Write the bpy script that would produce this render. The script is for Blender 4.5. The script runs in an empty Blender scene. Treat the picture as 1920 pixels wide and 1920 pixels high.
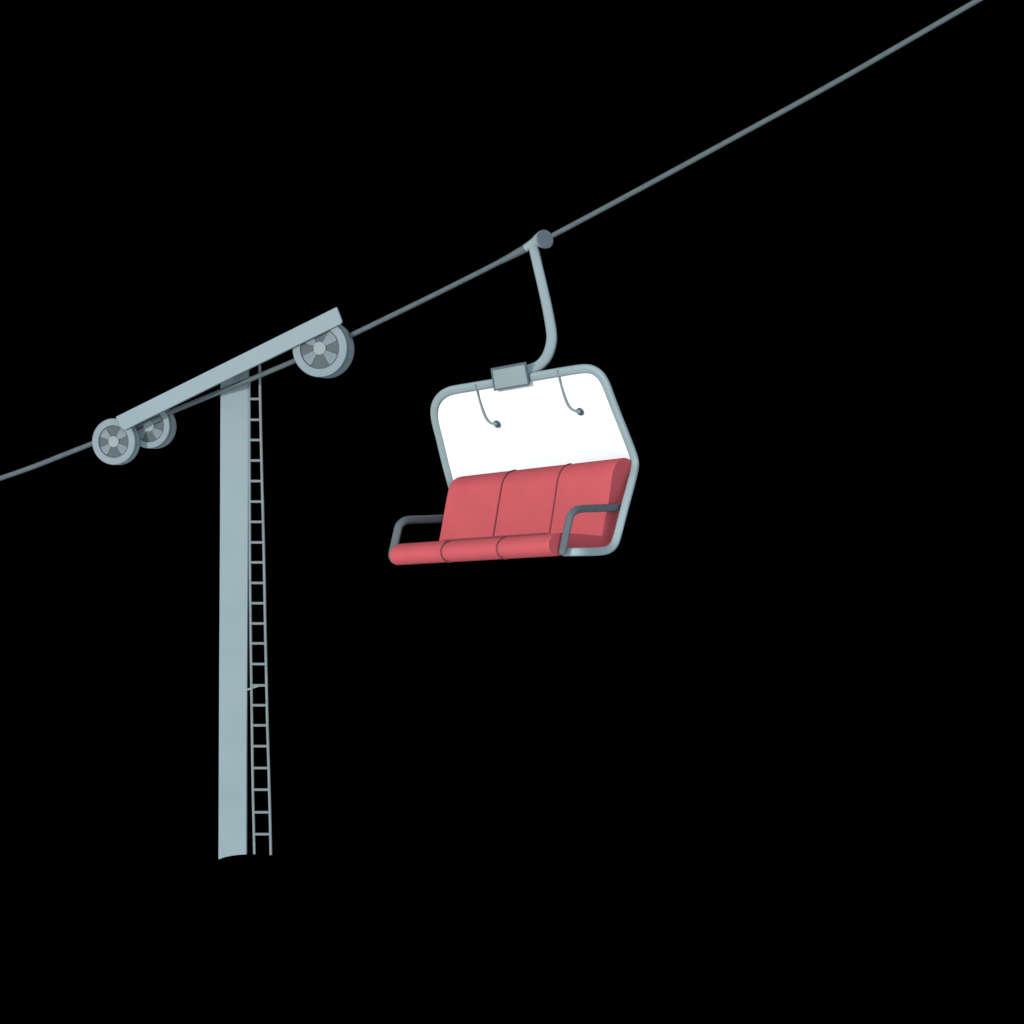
import bpy, bmesh, math
from mathutils import Vector as V

# ------------------------------------------------------------------ scene, camera
sc = bpy.context.scene
COL = sc.collection
K, D, HZ = 0.005, 24.0, 1400.0          # metres per photo pixel at distance D; horizon row
CAM = V((0, -D, 1.03))

def ray(px, py):
    return V(((px - 960) * K, D, (HZ - py) * K))

def hit(px, py, p0, n):                 # point of the view ray through a photo pixel on a real plane
    d = ray(px, py)
    return CAM + d * ((V(p0) - CAM).dot(n) / d.dot(n))

def proj(p):
    q = p - CAM
    return 960 + q.x / q.y * D / K, HZ - q.z / q.y * D / K

cam_d = bpy.data.cameras.new('camera')
cam = bpy.data.objects.new('camera', cam_d); COL.objects.link(cam)
cam.location = CAM
cam.rotation_euler = (math.radians(90), 0, 0)
cam_d.sensor_width = 36
cam_d.lens = 36 * D / (1920 * K)
cam_d.shift_y = (HZ - 960) / 1920
cam_d.clip_end = 500
sc.camera = cam

world = bpy.data.worlds.new('World'); sc.world = world
world.use_nodes = True
bg = world.node_tree.nodes['Background']
bg.inputs[0].default_value = (0, 0, 0, 1); bg.inputs[1].default_value = 0

sc.view_settings.view_transform = 'Standard'
sc.view_settings.look = 'None'
sc.view_settings.exposure = 0
sc.view_settings.gamma = 1
sc.render.engine = 'CYCLES'
sc.cycles.max_bounces = 1
sc.cycles.diffuse_bounces = 0
sc.cycles.glossy_bounces = 1

def sun(name, frm, e, ang, c):
    l = bpy.data.lights.new(name, 'SUN'); l.energy = e; l.angle = math.radians(ang); l.color = c
    o = bpy.data.objects.new(name, l); COL.objects.link(o)
    o.rotation_euler = V(frm).to_track_quat('Z', 'Y').to_euler()
    o.location = (-3, -12, 9)
    return o
EL = math.radians(.5)
AZ = math.radians(37)
sun('key_light', (-math.sin(AZ) * math.cos(EL), -math.cos(AZ) * math.cos(EL), math.sin(EL)), 2.7, 4, (1.0, .975, .95))
sun('fill_light', (.17, -.68, .71), 2.0, 110, (.90, .99, 1.10))
sun('fill_light', (.19, -.68, -.71), 2.4, 110, (.90, .99, 1.10))

# ------------------------------------------------------------------ materials
def mat(name, col, rough=.6, spec=.2, var=.05, scale=3.0, bump=0.0, bscale=120, metallic=0):
    m = bpy.data.materials.new(name); m.use_nodes = True
    nt = m.node_tree; b = nt.nodes['Principled BSDF']
    tc = nt.nodes.new('ShaderNodeTexCoord')
    nz = nt.nodes.new('ShaderNodeTexNoise'); nz.inputs['Scale'].default_value = scale
    nz.inputs['Detail'].default_value = 3
    nt.links.new(tc.outputs['Object'], nz.inputs['Vector'])
    r = nt.nodes.new('ShaderNodeValToRGB')
    r.color_ramp.elements[0].position = .3; r.color_ramp.elements[1].position = .7
    a = [max(0, c * (1 - var)) for c in col]; z = [min(1, c * (1 + var)) for c in col]
    a[0] *= (1 - var * .6)
    r.color_ramp.elements[0].color = (*a, 1); r.color_ramp.elements[1].color = (*z, 1)
    nt.links.new(nz.outputs['Fac'], r.inputs['Fac'])
    nt.links.new(r.outputs['Color'], b.inputs['Base Color'])
    b.inputs['Roughness'].default_value = rough
    b.inputs['Specular IOR Level'].default_value = spec
    b.inputs['Metallic'].default_value = metallic
    if bump:
        n2 = nt.nodes.new('ShaderNodeTexNoise'); n2.inputs['Scale'].default_value = bscale
        bp = nt.nodes.new('ShaderNodeBump'); bp.inputs['Strength'].default_value = bump
        bp.inputs['Distance'].default_value = .002
        nt.links.new(tc.outputs['Object'], n2.inputs['Vector'])
        nt.links.new(n2.outputs['Fac'], bp.inputs['Height'])
        nt.links.new(bp.outputs['Normal'], b.inputs['Normal'])
    return m

M = dict(
    paint=mat('pale_blue_grey_paint', (.218, .276, .287), .62, .15, .035, 2.2),
    frame=mat('chair_frame_paint', (.266, .335, .347), .62, .15, .035, 2.2),
    rim=mat('wheel_rim_paint', (.198, .246, .258), .62, .15, .05, 5),
    white=mat('white_panel_paint', (.96, .965, .965), .55, .1, .006, 2.0),
    red=mat('red_vinyl', (.485, .084, .097), .7, .12, .03, 3.5, .12, 160),
    seam=mat('dark_red_thread', (.19, .047, .06), .8, .1, .05, 20),
    arm=mat('charcoal_powder_coat', (.098, .112, .122), .6, .2, .06, 6),
    cable=mat('steel_rope', (.077, .099, .104), .6, .25, .10, 14, .3, 60),
    spoke=mat('worn_grey_steel', (.158, .190, .206), .62, .2, .08, 7),
    disc=mat('dark_grey_steel', (.078, .096, .101), .65, .2, .10, 6),
    hub=mat('hub_grey_steel', (.225, .265, .268), .6, .2, .06, 9),
    edge=mat('slate_grey_paint', (.100,.135,.152), .6, .2, .05, 9),
    grip=mat('dull_steel', (.094, .117, .132), .6, .2, .07, 9),
    ladder=mat('galvanised_steel', (.178, .208, .212), .55, .25, .08, 8),
    knob=mat('slate_rubber', (.068, .090, .110), .6, .2, .05, 9),
)

# ------------------------------------------------------------------ object helpers
ORG = {}
def thing(name, loc, label, cat):
    o = bpy.data.objects.new(name, None); COL.objects.link(o)
    o.location = loc; o.empty_display_size = .2
    o['label'] = label; o['category'] = cat
    ORG[o.name] = V(loc)
    return o

def build(name, verts, faces, m, parent=None, smooth=True, label=None, bevel=0, auto=40):
    c = sum((V(v) for v in verts), V()) / len(verts)
    me = bpy.data.meshes.new(name)
    me.from_pydata([tuple(V(v) - c) for v in verts], [], faces)
    bm = bmesh.new(); bm.from_mesh(me)
    bmesh.ops.remove_doubles(bm, verts=bm.verts, dist=1e-5)
    bmesh.ops.recalc_face_normals(bm, faces=bm.faces)
    if bevel:
        es = [e for e in bm.edges if len(e.link_faces) == 2 and e.calc_face_angle(0) > math.radians(35)]
        bmesh.ops.bevel(bm, geom=es, offset=bevel, segments=2, affect='EDGES', profile=.5, clamp_overlap=True)
    for f in bm.faces: f.smooth = smooth
    for e in bm.edges:
        if len(e.link_faces) == 2 and e.calc_face_angle(0) > math.radians(auto): e.smooth = False
    bm.to_mesh(me); bm.free()
    me.materials.append(m)
    o = bpy.data.objects.new(name, me); COL.objects.link(o)
    if parent:
        o.parent = parent; o.location = c - ORG[parent.name]
    else:
        o.location = c
    ORG[o.name] = c
    if label: o['label'] = label
    return o

def crom(pts, n=6, closed=False):       # Catmull-Rom through points of any dimension
    P = [tuple(p) for p in pts]; N = len(P); out = []
    for i in range(N if closed else N - 1):
        if closed: a, b, c, d = P[(i-1) % N], P[i], P[(i+1) % N], P[(i+2) % N]
        else: a, b, c, d = P[max(i-1, 0)], P[i], P[i+1], P[min(i+2, N-1)]
        for k in range(n):
            t = k / n
            out.append(tuple(.5 * (2*q + (r-p)*t + (2*p-5*q+4*r-s)*t*t + (3*q-p-3*r+s)*t**3)
                             for p, q, r, s in zip(a, b, c, d)))
    if not closed: out.append(P[-1])
    return out

def tube(path, rad, sides=20, ry=1.0, up=None, round_end=False):
    path = [V(p) for p in path]; n = len(path)
    if not hasattr(rad, '__len__'): rad = [rad] * n
    rad = list(rad)
    if round_end:                        # a domed end on each side
        t0 = (path[0]-path[1]).normalized(); t1 = (path[-1]-path[-2]).normalized()
        r0, r1 = rad[0], rad[-1]
        pre = [(path[0]+t0*r0*math.sin(a), r0*math.cos(a)) for a in (1.5, 1.1, .6)]
        post = [(path[-1]+t1*r1*math.sin(a), r1*math.cos(a)) for a in (.6, 1.1, 1.5)]
        path = [p for p, _ in pre] + path + [p for p, _ in post]
        rad = [r for _, r in pre] + rad + [r for _, r in post]
        n = len(path)
    vs, fs = [], []
    u = None
    for i in range(n):
        t = (path[min(i+1, n-1)] - path[max(i-1, 0)]).normalized()
        if u is None:
            a = up or V((0, 1, 0))
            u = (a - t * a.dot(t)).normalized()
        else:
            u = (u - t * u.dot(t)).normalized()
        w = t.cross(u)
        for k in range(sides):
            an = 2 * math.pi * k / sides
            vs.append(path[i] + u * math.cos(an) * rad[i] + w * math.sin(an) * rad[i] * ry)
    for i in range(n - 1):
        for k in range(sides):
            a, b = i*sides + k, i*sides + (k+1) % sides
            fs.append((a, b, b + sides, a + sides))
    fs.append(tuple(range(sides))); fs.append(tuple(range((n-1)*sides, n*sides)))
    return vs, fs

def oval(path, rad, front, sides=32, depth=.72, pw=3.0, round_end=False):
    # flat-oval tube: broad face towards front(i), superelliptic section
    path = [V(p) for p in path]
    if not hasattr(rad, '__len__'): rad = [rad] * len(path)
    rad = list(rad); front = list(front)
    if round_end:
        t0 = (path[0]-path[1]).normalized(); t1 = (path[-1]-path[-2]).normalized()
        r0, r1 = rad[0], rad[-1]
        pre = [(path[0]+t0*r0*math.sin(a), r0*math.cos(a)) for a in (1.5, 1.1, .6)]
        post = [(path[-1]+t1*r1*math.sin(a), r1*math.cos(a)) for a in (.6, 1.1, 1.5)]
        path = [p for p, _ in pre] + path + [p for p, _ in post]
        rad = [r for _, r in pre] + rad + [r for _, r in post]
        front = [front[0]]*3 + front + [front[-1]]*3
    n = len(path); vs, fs = [], []
    for i in range(n):
        t = (path[min(i+1, n-1)] - path[max(i-1, 0)]).normalized()
        f = (front[i] - t*front[i].dot(t)).normalized(); w = t.cross(f)
        for k in range(sides):
            a = 2*math.pi*(k+.5)/sides; c, s_ = math.cos(a), math.sin(a)
            x = math.copysign(abs(c)**(2/pw), c); y = math.copysign(abs(s_)**(2/pw), s_)
            vs.append(path[i] + f*x*rad[i]*depth + w*y*rad[i])
    for i in range(n - 1):
        for k in range(sides):
            a, b = i*sides + k, i*sides + (k+1) % sides
            fs.append((a, b, b + sides, a + sides))
    fs.append(tuple(range(sides))); fs.append(tuple(range((n-1)*sides, n*sides)))
    return vs, fs

def prism(front, off):                  # outline and its copy moved by off
    n = len(front); vs = [V(p) for p in front] + [V(p) + off for p in front]
    fs = [tuple(range(n)), tuple(range(2*n-1, n-1, -1))]
    fs += [(i, (i+1) % n, n + (i+1) % n, n + i) for i in range(n)]
    return vs, fs

def ring_solid(c, ax, profile, seg=72): # lathe: (radius, height along ax) closed profile
    ax = ax.normalized(); u = V((0, 0, 1)); u = (u - ax*u.dot(ax)).normalized(); w = ax.cross(u)
    vs, fs = [], []; m = len(profile)
    for i in range(seg):
        a = 2*math.pi*i/seg; d = u*math.cos(a) + w*math.sin(a)
        for r, h in profile: vs.append(c + d*r + ax*h)
    for i in range(seg):
        for j in range(m):
            a, b = i*m + j, i*m + (j+1) % m
            c2, d2 = ((i+1) % seg)*m + (j+1) % m, ((i+1) % seg)*m + j
            fs.append((a, b, c2, d2))
    return vs, fs

def disc_solid(c, ax, r, h0, h1, bev=.004, seg=64):
    ax = ax.normalized(); u = V((0, 0, 1)); u = (u - ax*u.dot(ax)).normalized(); w = ax.cross(u)
    rows = [(r-bev, h0), (r, h0+bev), (r, h1-bev), (r-bev, h1)]
    vs, fs = [], []
    for rr, h in rows:
        for i in range(seg):
            a = 2*math.pi*i/seg; vs.append(c + (u*math.cos(a)+w*math.sin(a))*rr + ax*h)
    for j in range(3):
        for i in range(seg):
            k = (i+1) % seg; fs.append((j*seg+i, j*seg+k, (j+1)*seg+k, (j+1)*seg+i))
    fs.append(tuple(range(seg))); fs.append(tuple(range(3*seg, 4*seg)))
    return vs, fs

# ------------------------------------------------------------------ the rope line's vertical plane
B = math.radians(14)
N = V((-math.sin(B), -math.cos(B), 0))          # towards the viewer and a little left
ALONG = V((math.cos(B), -math.sin(B), 0))
C0 = CAM + ray(440, 720)
def C(px, py, s=0):                              # on the rope plane, s metres in front of it
    return hit(px, py, C0 + N * s, N)

# ------------------------------------------------------------------ haul cable
rope_px = [(-60, 918), (0, 897), (60, 876), (120, 852.5), (172, 832), (250, 801), (325, 770.5), (413, 734.5),
           (475, 709), (551, 677), (600, 655), (657, 629), (740, 589), (820, 550), (900, 510), (945, 487),
           (985, 467), (1037, 441), (1120, 397), (1200, 354), (1300, 300), (1400, 245.5), (1500, 191),
           (1600, 135), (1720, 66), (1834, 0), (1930, -56)]
vs, fs = tube([C(*p) for p in crom(rope_px, 8)], .0238, 16)
cb = build('haul_cable', vs, fs, M['cable'])
cb['label'] = 'dark grey steel cable climbing from the lower left across the picture to the upper right'
cb['category'] = 'cable'

# ------------------------------------------------------------------ lift tower
G = math.radians(3.2)
PN = V((math.sin(G), -math.cos(G), 0))           # pole face, square to the viewer
P0 = C(413, 735, -.045)
def PP(px, py, s=0): return hit(px, py, P0 + PN * s, PN)

base = PP(436, 1605); base.z = 0
tw = thing('lift_tower', base, 'pale blue grey lift tower with ladder, sloping beam and three cable wheels', 'ski lift tower')

pole = [(413.5, 704), (466, 678), (465.5, 900), (464, 1150), (462.5, 1400), (462, 1602), (450, 1602.6), (436, 1604.2),
        (422, 1607), (409.5, 1611.5), (410, 1500), (411, 1250), (412.5, 1000)]
vs, fs = prism([PP(*p) for p in pole], -PN * .17)
build('pole', vs, fs, M['paint'], tw, smooth=False, bevel=.004)

beam = [(217, 781.5), (631, 575.5), (635, 586), (641, 602), (638, 607.5), (500, 675), (400, 723.5), (300, 773), (262, 791.5), (240, 803), (234, 806), (228.5, 804), (224.5, 798)]
vs, fs = prism([C(*p, .200) for p in beam], -N * .035)
build('beam', vs, fs, M['paint'], tw, smooth=False, bevel=.003)

# saddle that carries the beam on the pole top, behind the beam
sad = [(420, 700), (446, 687), (446, 671), (420, 684)]
vs, fs = prism([C(*p, .163) for p in sad], -N * .30)
build('saddle', vs, fs, M['paint'], tw, smooth=False, bevel=.003)

NW = N
def wheel(px, py, R, ri, rh, s, T, rot, lay):
    c = C(px, py, s)
    N = (NW + V((0, 0, -.09))).normalized()
    sc_ = (c - CAM).y / D
    k = K * sc_
    R, ri, rh = R*k, ri*k, rh*k
    g = .006
    # rim with a shallow rope groove round the middle
    prof = [(R-g, 0), (R, -g), (R, -T*.36), (R-.010, -T*.5), (R, -T*.64), (R, -T+g), (R-g, -T), (ri, -T), (ri, -.002), (ri+.003, 0)]
    vs, fs = ring_solid(c, N, prof)
    w = build('wheel', vs, fs, M['rim'], tw, auto=30, label=lay)
    vs, fs = disc_solid(c, N, ri + .004, -T + .02, -.016, .001)
    build('web', vs, fs, M['disc'], w, auto=30)
    u = V((0, 0, 1)); u = (u - N*u.dot(N)).normalized(); v = u.cross(N); v = v if v.x > 0 else -v
    for a0 in (40, 140, 220, 320):
        half = math.radians(19.5); a0 = math.radians(a0 + rot)
        r0, r1 = rh * .93, ri * .955
        pts = []
        rc = .10 * r1
        def at(r, a): return c + N * -.008 + v * (r*math.cos(a)) - u * (r*math.sin(a))
        dr = rc / r1
        pts.append(at(r0, a0 - half*1.0)); pts.append(at(r1 - rc, a0 - half))
        pts.append(at(r1 - rc*.3, a0 - half + dr*.25))
        for q in range(9):
            pts.append(at(r1, a0 - half + dr + (2*half - 2*dr) * q/8))
        pts.append(at(r1 - rc*.3, a0 + half - dr*.25))
        pts.append(at(r1 - rc, a0 + half)); pts.append(at(r0, a0 + half*1.0))
        vs, fs = prism(pts, -N * .012)
        build('spoke', vs, fs, M['spoke'], w, smooth=False)
    vs, fs = disc_solid(c, N, rh, -.02, .000, .003)
    build('hub', vs, fs, M['hub'], w, auto=30)
    return c, R, T

w1 = wheel(212.6, 828, 43.2, 30.3, 10.4, .157, .135, 0, 'front cable wheel at the low end of the beam')
w3 = wheel(278.3, 798.3, 42.0, 30.8, 10.7, .018, .185, 0, 'cable wheel half hidden behind the lowest wheel')
w2 = wheel(599.0, 652.8, 53.6, 38.6, 12.2, .157, .238, 0, 'largest cable wheel at the high end of the beam')
for (c, R, T), top in ((w3, (279, 771)), (w2, (592, 608))):
    k = C(*top, .16); back = N * (-(T + .03))
    q = k + N * (-(k - c).dot(N) - T - .03)
    vs, fs = tube([c + N*-.03, c + back, q, k], .016, 10)
    build('axle_bracket', vs, fs, M['paint'], tw, auto=30)

# ladder: two leaning rails, rungs, stand-off
L0 = .0
lrail = [(467.3, 706), (467.6, 820), (468, 930), (468.6, 1050), (469.6, 1150), (471, 1260), (472.6, 1370), (474, 1470), (475.6, 1540), (477, 1601.5)]
rrail = [(486.8, 684), (488, 750), (489.4, 820), (491.2, 900), (493.4, 980), (495.6, 1080), (497.4, 1180), (499.4, 1270), (501.4, 1360), (503.8, 1440), (506, 1520), (507.8, 1603)]
def LL(px, py): return PP(px, py, L0)
v1, f1 = tube([LL(*p) for p in crom(lrail, 3)], .0125, 12)
v2, f2 = tube([LL(*p) for p in crom(rrail, 3)], .0130, 12)
n1 = len(v1)
lad = build('ladder', v1 + v2, f1 + [tuple(i + n1 for i in f) for f in f2], M['ladder'], tw, auto=60)
def xat(pts, y):
    for (x0, y0), (x1, y1) in zip(pts, pts[1:]):
        if y0 <= y <= y1: return x0 + (x1-x0)*(y-y0)/(y1-y0)
    return pts[0][0]
rungs = [748, 787, 825, 863.5, 902, 940.5, 978.5, 1017, 1054.5, 1093, 1131, 1169, 1206.3, 1245, 1285, 1322.3, 1360, 1399, 1440, 1480.5, 1523, 1564]
for y in rungs:
    vs, fs = tube([LL(xat(lrail, y), y), LL(xat(rrail, y), y)], .0125, 12)
    build('rung', vs, fs, M['ladder'], lad, auto=60)
vs, fs = tube([PP(461, 1293, -.02), PP(466, 1292.5, L0), LL(472, 1290), LL(484, 1286.6), LL(498, 1285)], [.009, .009, .010, .007, .006], 10)  # bracket stub at the pole; the slanting pale length is a highlight modelled in
build('stand_off', vs, fs, M['paint'], lad, auto=60, label='thin pale bracket tying ladder to pole, its slanting end a modelled highlight')
vs, fs = tube([PP(458, 719, -.10), PP(487.3, 706.5, L0-.012)], .011, 10)
build('top_bracket', vs, fs, M['ladder'], lad, auto=60)

# ------------------------------------------------------------------ chair
A45 = math.radians(38)
W = V((-math.cos(A45), math.sin(A45), 0))        # along the bench, away from the near end
F = V((-math.sin(A45), -math.cos(A45), 0))       # the way the bench faces
NE = -W                                          # near end panel normal
grip_pt = C(1004, 452)
# the bench hangs so that its top rail is under the grip
def planes(y_off):
    E = CAM + ray(1191, 870) * ((D + y_off) / D)
    Bp = hit(1137, 725, E, NE)
    n = (Bp - E).cross(W).normalized()
    if n.y > 0: n = -n
    return E, n
lo, hi = -6, 6
for _ in range(40):
    mid = (lo + hi) / 2
    E0, NU = planes(mid)
    if hit(980, 695, E0, NU).y < hit(1004, 452, C0, N).y: lo = mid
    else: hi = mid
def E(px, py, s=0): return hit(px, py, E0 + NE*s, NE)
def U(px, py, s=0): return hit(px, py, E0 + NU*s, NU)
# bench width: far end of the front roll
a = E(1044, 1021); lo, hi = .5, 5
for _ in range(40):
    mid = (lo+hi)/2
    if proj(a + W*mid)[0] > 744: lo = mid
    else: hi = mid
WID = lo
def E1(px, py, s=0): return hit(px, py, E0 + W*WID + NE*s, NE)
print('bench width', round(WID, 2), 'NU', tuple(round(x, 2) for x in NU), 'top rail', E0)

hang = grip_pt
ch = thing('chairlift_chair', grip_pt, 'three seat chairlift chair with red cushions and white panel hanging from the cable', 'chairlift chair')

back_R = [(1131, 1005), (1136, 972), (1141, 938), (1145.5, 904), (1148.5, 886), (1153.5, 872), (1160.5, 862.5), (1170, 858.3), (1179, 860.5), (1183.5, 868), (1183.5, 884), (1175, 920), (1167, 950), (1157, 987), (1147, 1014)]
back_L = [(823, 1015.5), (829, 983), (834.5, 950), (840, 922), (843, 911), (849, 901.5), (857, 895.5), (867, 893), (875, 894.5), (880, 901), (880, 915), (873, 950), (865, 980), (857, 1005), (848, 1026)]
seat_R = [(1131, 1005), (1110, 1003), (1090, 1001), (1070, 999.8), (1056, 999), (1045, 1000.2), (1036, 1005), (1030.5, 1013), (1029, 1021), (1031, 1031), (1037, 1038.5), (1046, 1042.5), (1056, 1039), (1068, 1030), (1100, 1028.5), (1126, 1027), (1140, 1022), (1147, 1014)]
seat_L = [(823, 1015.5), (805, 1016.5), (788, 1017.4), (770, 1018.4), (754, 1019.2), (745, 1021), (737, 1026), (732, 1033), (730.5, 1041), (732, 1049), (736.5, 1055.5), (744, 1059.5), (756, 1057), (768, 1050), (800, 1046), (825, 1042), (840, 1036), (848, 1026)]

def cushion(name, R, L, closed_from, rows=42):
    # smooth all points except the two where the cushions meet
    r = crom(R, 5); l = crom(L, 5)
    pr = [E(*p) for p in r]; pl = [E1(*p) for p in l]
    cr = sum(pr, V())/len(pr); n = len(pr)
    vs, fs = [], []
    ts = [i/rows for i in range(rows+1)]
    e = .012
    ends = [(0, .006), (e*.25, .002), (e, 0)]
    ts = [(t, s) for t, s in ends] + [(t, 0) for t in ts[1:-1]] + [(1-t, s) for t, s in reversed(ends)]
    for t, shr in ts:
        ring = [a_.lerp(b_, t) for a_, b_ in zip(pr, pl)]
        # quilting: the vinyl dips a little where the three places meet
        d = min(abs(t-.32), abs(t-.663)); dip = .007 * math.exp(-(d/.012)**2)
        m = sum(ring, V())/n
        out = []
        for i, p in enumerate(ring):
            tan = ring[(i+1) % n] - ring[i-1]
            nn = tan.cross(W).normalized()
            if nn.dot(p - m) < 0: nn = -nn
            out.append(p - nn*(dip) - (p-m).normalized()*shr*.35)
        vs += out
    for i in range(len(ts)-1):
        for j in range(n):
            a_, b_ = i*n+j, i*n+(j+1) % n
            fs.append((a_, b_, b_+n, a_+n))
    fs.append(tuple(range(n))); fs.append(tuple(range((len(ts)-1)*n, len(ts)*n)))
    return build(name, vs, fs, M['red'], ch, auto=50), pr, pl

bk, bR, bL = cushion('backrest', back_R, back_L, 0)
st, sR, sL = cushion('seat', seat_R, seat_L, 0)

def seam(parent, pr, pl, t, i0, i1, out=.0, r=.0072):
    ring = [a_.lerp(b_, t) for a_, b_ in zip(pr, pl)]; m = sum(ring, V())/len(ring)
    pts = []
    for i in range(i0, i1+1):
        p = ring[i]; tan = ring[min(i+1, len(ring)-1)] - ring[i-1]
        nn = tan.cross(W).normalized()
        if nn.dot(p-m) < 0: nn = -nn
        pts.append(p + nn*out)
    vs, fs = tube(pts, r, 8)
    return build('seam', vs, fs, M['seam'], parent, auto=80)
for t, t2 in ((.322, .317), (.664, .667)):
    seam(bk, bR, bL, t, 0, 36)
    seam(st, sR, sL, t2, 22, 58)
top_line = []
for q in range(31):
    x = 836.5 + (1027-836.5)*q/30
    t = (1048 - x)/(1048-747)
    top_line.append(sR[24].lerp(sL[24], t) + V((0, 0, .004)) + F*.004)
vs, fs = tube(top_line, .0080, 8)
build('seam', vs, fs, M['seam'], st, auto=80)

# tubular frame: near side, top, far side in one bent tube
fr = [('E', 1056, 1035.2), ('E', 1068, 1035), ('E', 1090, 1034.8), ('E', 1122, 1034), ('E', 1139, 1031), ('E', 1150.5, 1022), ('E', 1157.5, 1005), ('E', 1171, 953),
      ('E', 1183.5, 906), ('E', 1190.3, 875), ('U', 1187.6, 854), ('U', 1173, 815), ('U', 1157, 775), ('U', 1144, 741), ('U', 1136, 720.5), ('U', 1126, 704), ('U', 1112, 694), ('U', 1096, 691.3),
      ('U', 1075, 693.6), ('U', 1045, 698.5), ('U', 955, 713.5), ('U', 880, 726), ('U', 860, 729.3), ('U', 844, 732.8), ('U', 830.5, 739.5), ('U', 821, 750), ('U', 816, 763), ('U', 815.2, 777), ('U', 818, 795), ('U', 825, 822),
      ('U', 834, 860), ('U', 844.5, 900), ('U', 850, 918)]
far = [(858, 945), (856, 975), (850, 1005), (838, 1026), (818, 1037), (790, 1041), (765, 1043)]
pts = [E(x, y, {1056: -.03, 1068: .04}.get(x, .112) if y > 930 else .112*(y-860)/70) if k == 'E' else U(x, y) for k, x, y in fr]
print('far join', pts[-1], E1(*far[0]))
pts += [E1(*p) for p in far]
dense = [V(p) for p in crom(pts, 6)]
FV = V((-.12, -1, 0)).normalized()
vs, fs = oval(dense, [(.036 + .0035*max(0, min(1, (i-70)/20))) * (.55 if i == 0 else 1) for i in range(len(dense))],
              [FV.lerp(NU, max(0, min(1, (i-34)/30))).lerp(FV, max(0, min(1, (i-150)/12))) for i in range(len(dense))])
build('frame', vs, fs, M['frame'], ch, auto=60)

# white weather panel set inside the upper frame
ins = [(1186, 867), (1173, 818), (1157, 778), (1144, 745), (1135, 724), (1125, 708), (1111, 698), (1096, 695),
       (1075, 697), (1045, 702), (955, 717), (846, 736), (830, 744), (820, 758), (818.5, 776), (822, 797), (829, 824), (837, 860), (847, 900), (853, 922), (880, 918), (1150, 876)]
vs, fs = prism([U(*p, .004) for p in ins], -NU * .018)
build('panel', vs, fs, M['white'], ch, smooth=False)

# arm rests
def arm(fn, pts, s, r):
    q = [fn(x, y, s + dz) for x, y, dz in crom([(p[0], p[1], p[2] if len(p) > 2 else 0) for p in pts], 6)]
    vs, fs = oval(q, r, [V((-.12, -1, 0))]*len(q), round_end=True)
    return build('armrest', vs, fs, M['arm'], ch, auto=60)
arm(E, [(1160.5, 951.4), (1140, 952), (1115, 953), (1092, 954), (1079, 957), (1070, 966), (1066, 980), (1061, 1002), (1057, 1024), (1054.5, 1034.5)], .037, .034)
arm(E1, [(842, 972.3), (829, 972.6), (800, 973.8), (768, 975), (756, 978.5), (748, 987), (744.5, 1000), (740, 1020), (736.5, 1036), (736, 1043), (740, 1050)], -.040, .0375)

# hooks hanging over the panel, each ending in a knob
def hook(pts, k0, k1):
    dn = crom([(x, y, r) for x, y, r in pts], 8)
    vs, fs = tube([U(x, y, .012 + .026*max(0, 1 - i/12)) for i, (x, y, r) in enumerate(dn)], [r*K for _, _, r in dn], 12)
    h = build('hook', vs, fs, M['ladder'] if False else M['hook'], ch, auto=60)
    c = U(*k0, .018)
    vs, fs = disc_solid(c, (NU*1.0), .0365, -.014, .012, .008)
    build('knob', vs, fs, M['knob'], h, auto=40)
    c = U(*k1, .034)
    vs, fs = disc_solid(c, NU, .0205, -.02, .008, .006)
    build('hook_tip', vs, fs, M['hook'], h, auto=40)
M['hook'] = mat('soft_grey_green_steel', (.220, .285, .290), .6, .2, .05, 9)
hook([(891, 721, 1.0), (895, 735, 1.4), (901, 756, 1.9), (907, 774, 2.3), (913, 786, 2.4), (920, 793, 2.1), (928, 795, 1.8)], (931.5, 795.3), (928.4, 795.2))
hook([(1044.5, 694, 1.0), (1049, 711, 1.5), (1055, 732, 2.1), (1061, 750, 2.4), (1067, 762, 2.5), (1075, 769, 2.2), (1083, 771.5, 1.9)], (1087.2, 772), (1084.4, 772))

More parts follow.
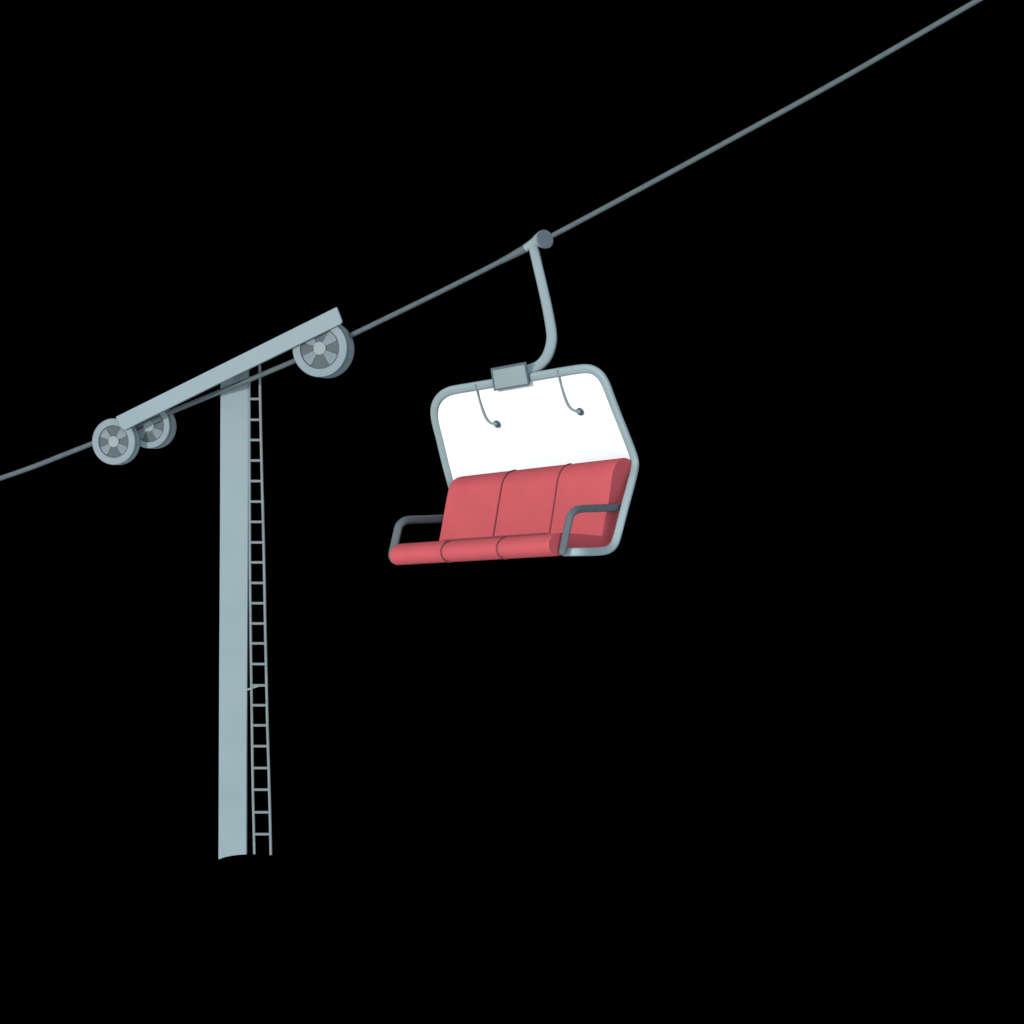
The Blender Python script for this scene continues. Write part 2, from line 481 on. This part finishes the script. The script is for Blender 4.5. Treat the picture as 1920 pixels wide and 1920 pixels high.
# clamp box on the top rail
box = [(919.3, 692), (985, 680), (992.3, 722.5), (926, 733.5)]
vs, fs = prism([U(*p, .064) for p in box], -NU * .022)
bx = build('clamp_box', vs, fs, M['edge'], ch, smooth=False, bevel=.004)
face = [(923.6, 695.2), (982.6, 684.3), (989.2, 719.7), (928.6, 730)]
vs, fs = prism([U(*p, .070) for p in face], -NU * .012)
build('cover_plate', vs, fs, M['frame'], bx, smooth=False, bevel=.002)

# hanger arm from the box up to the grip on the rope
hp = [(984, 694.5, 9.0), (1000, 690.5, 9.3), (1012, 684.5, 9.6), (1024, 671, 9.8), (1031.5, 653, 9.8), (1034.5, 632, 9.7), (1031.5, 606, 9.5), (1025, 572, 9.2), (1017, 536, 9.0), (1009, 502, 8.9), (1001, 467, 8.8), (998, 455, 7)]
dn = crom(hp, 8)
ya, yb = U(984, 694.5, .0), C(1003, 460)
pa = []
for i, (x, y, r) in enumerate(dn):
    t = i/(len(dn)-1)
    yy = ya.y*(1-t) + yb.y*t
    d = ray(x, y); pa.append((CAM + d*((yy-CAM.y)/d.y), r*K))
vs, fs = oval([p for p, _ in pa], [r for _, r in pa], [V((-.12, -1, 0))]*len(pa))
build('hanger_arm', vs, fs, M['paint'], ch, auto=60)

gp = crom([(984, 466.5, 7.4), (992, 461.5, 8.0), (1001, 456, 9.2), (1008, 452, 12.0), (1014, 450, 15.5), (1018, 449, 17)], 5)
vs, fs = tube([C(x, y) for x, y, r in gp], [r*K for _, _, r in gp], 28)
gr = build('grip', vs, fs, M['paint'], ch, auto=60)
sl = crom([(938, 490.5, 5.3), (952, 483.5, 5.7), (968, 475, 6.8), (984, 466.5, 7.5)], 5)
vs, fs = tube([C(x, y) for x, y, r in sl], [r*K for _, _, r in sl], 24)
build('rope_sleeve', vs, fs, M['cable'], gr, auto=60)
rd = (C(1037, 441) - C(1000, 459)).normalized()
toward = (CAM - C(1022, 448)).normalized()
ax = (toward*math.cos(math.radians(37)) + (rd - toward*rd.dot(toward)).normalized()*math.sin(math.radians(37))).normalized()
cc = C(1022.3, 448.3, .07)
vs, fs = disc_solid(cc, ax, .078, -.035, -.013, .004)
build('collar_hub', vs, fs, M['paint'], gr, auto=40)
vs, fs = disc_solid(cc, ax, .0855, -.012, .006, .004)
build('collar', vs, fs, M['grip'], gr, auto=40)
for o in sc.objects:
    if o.type == 'MESH': o.data.update()
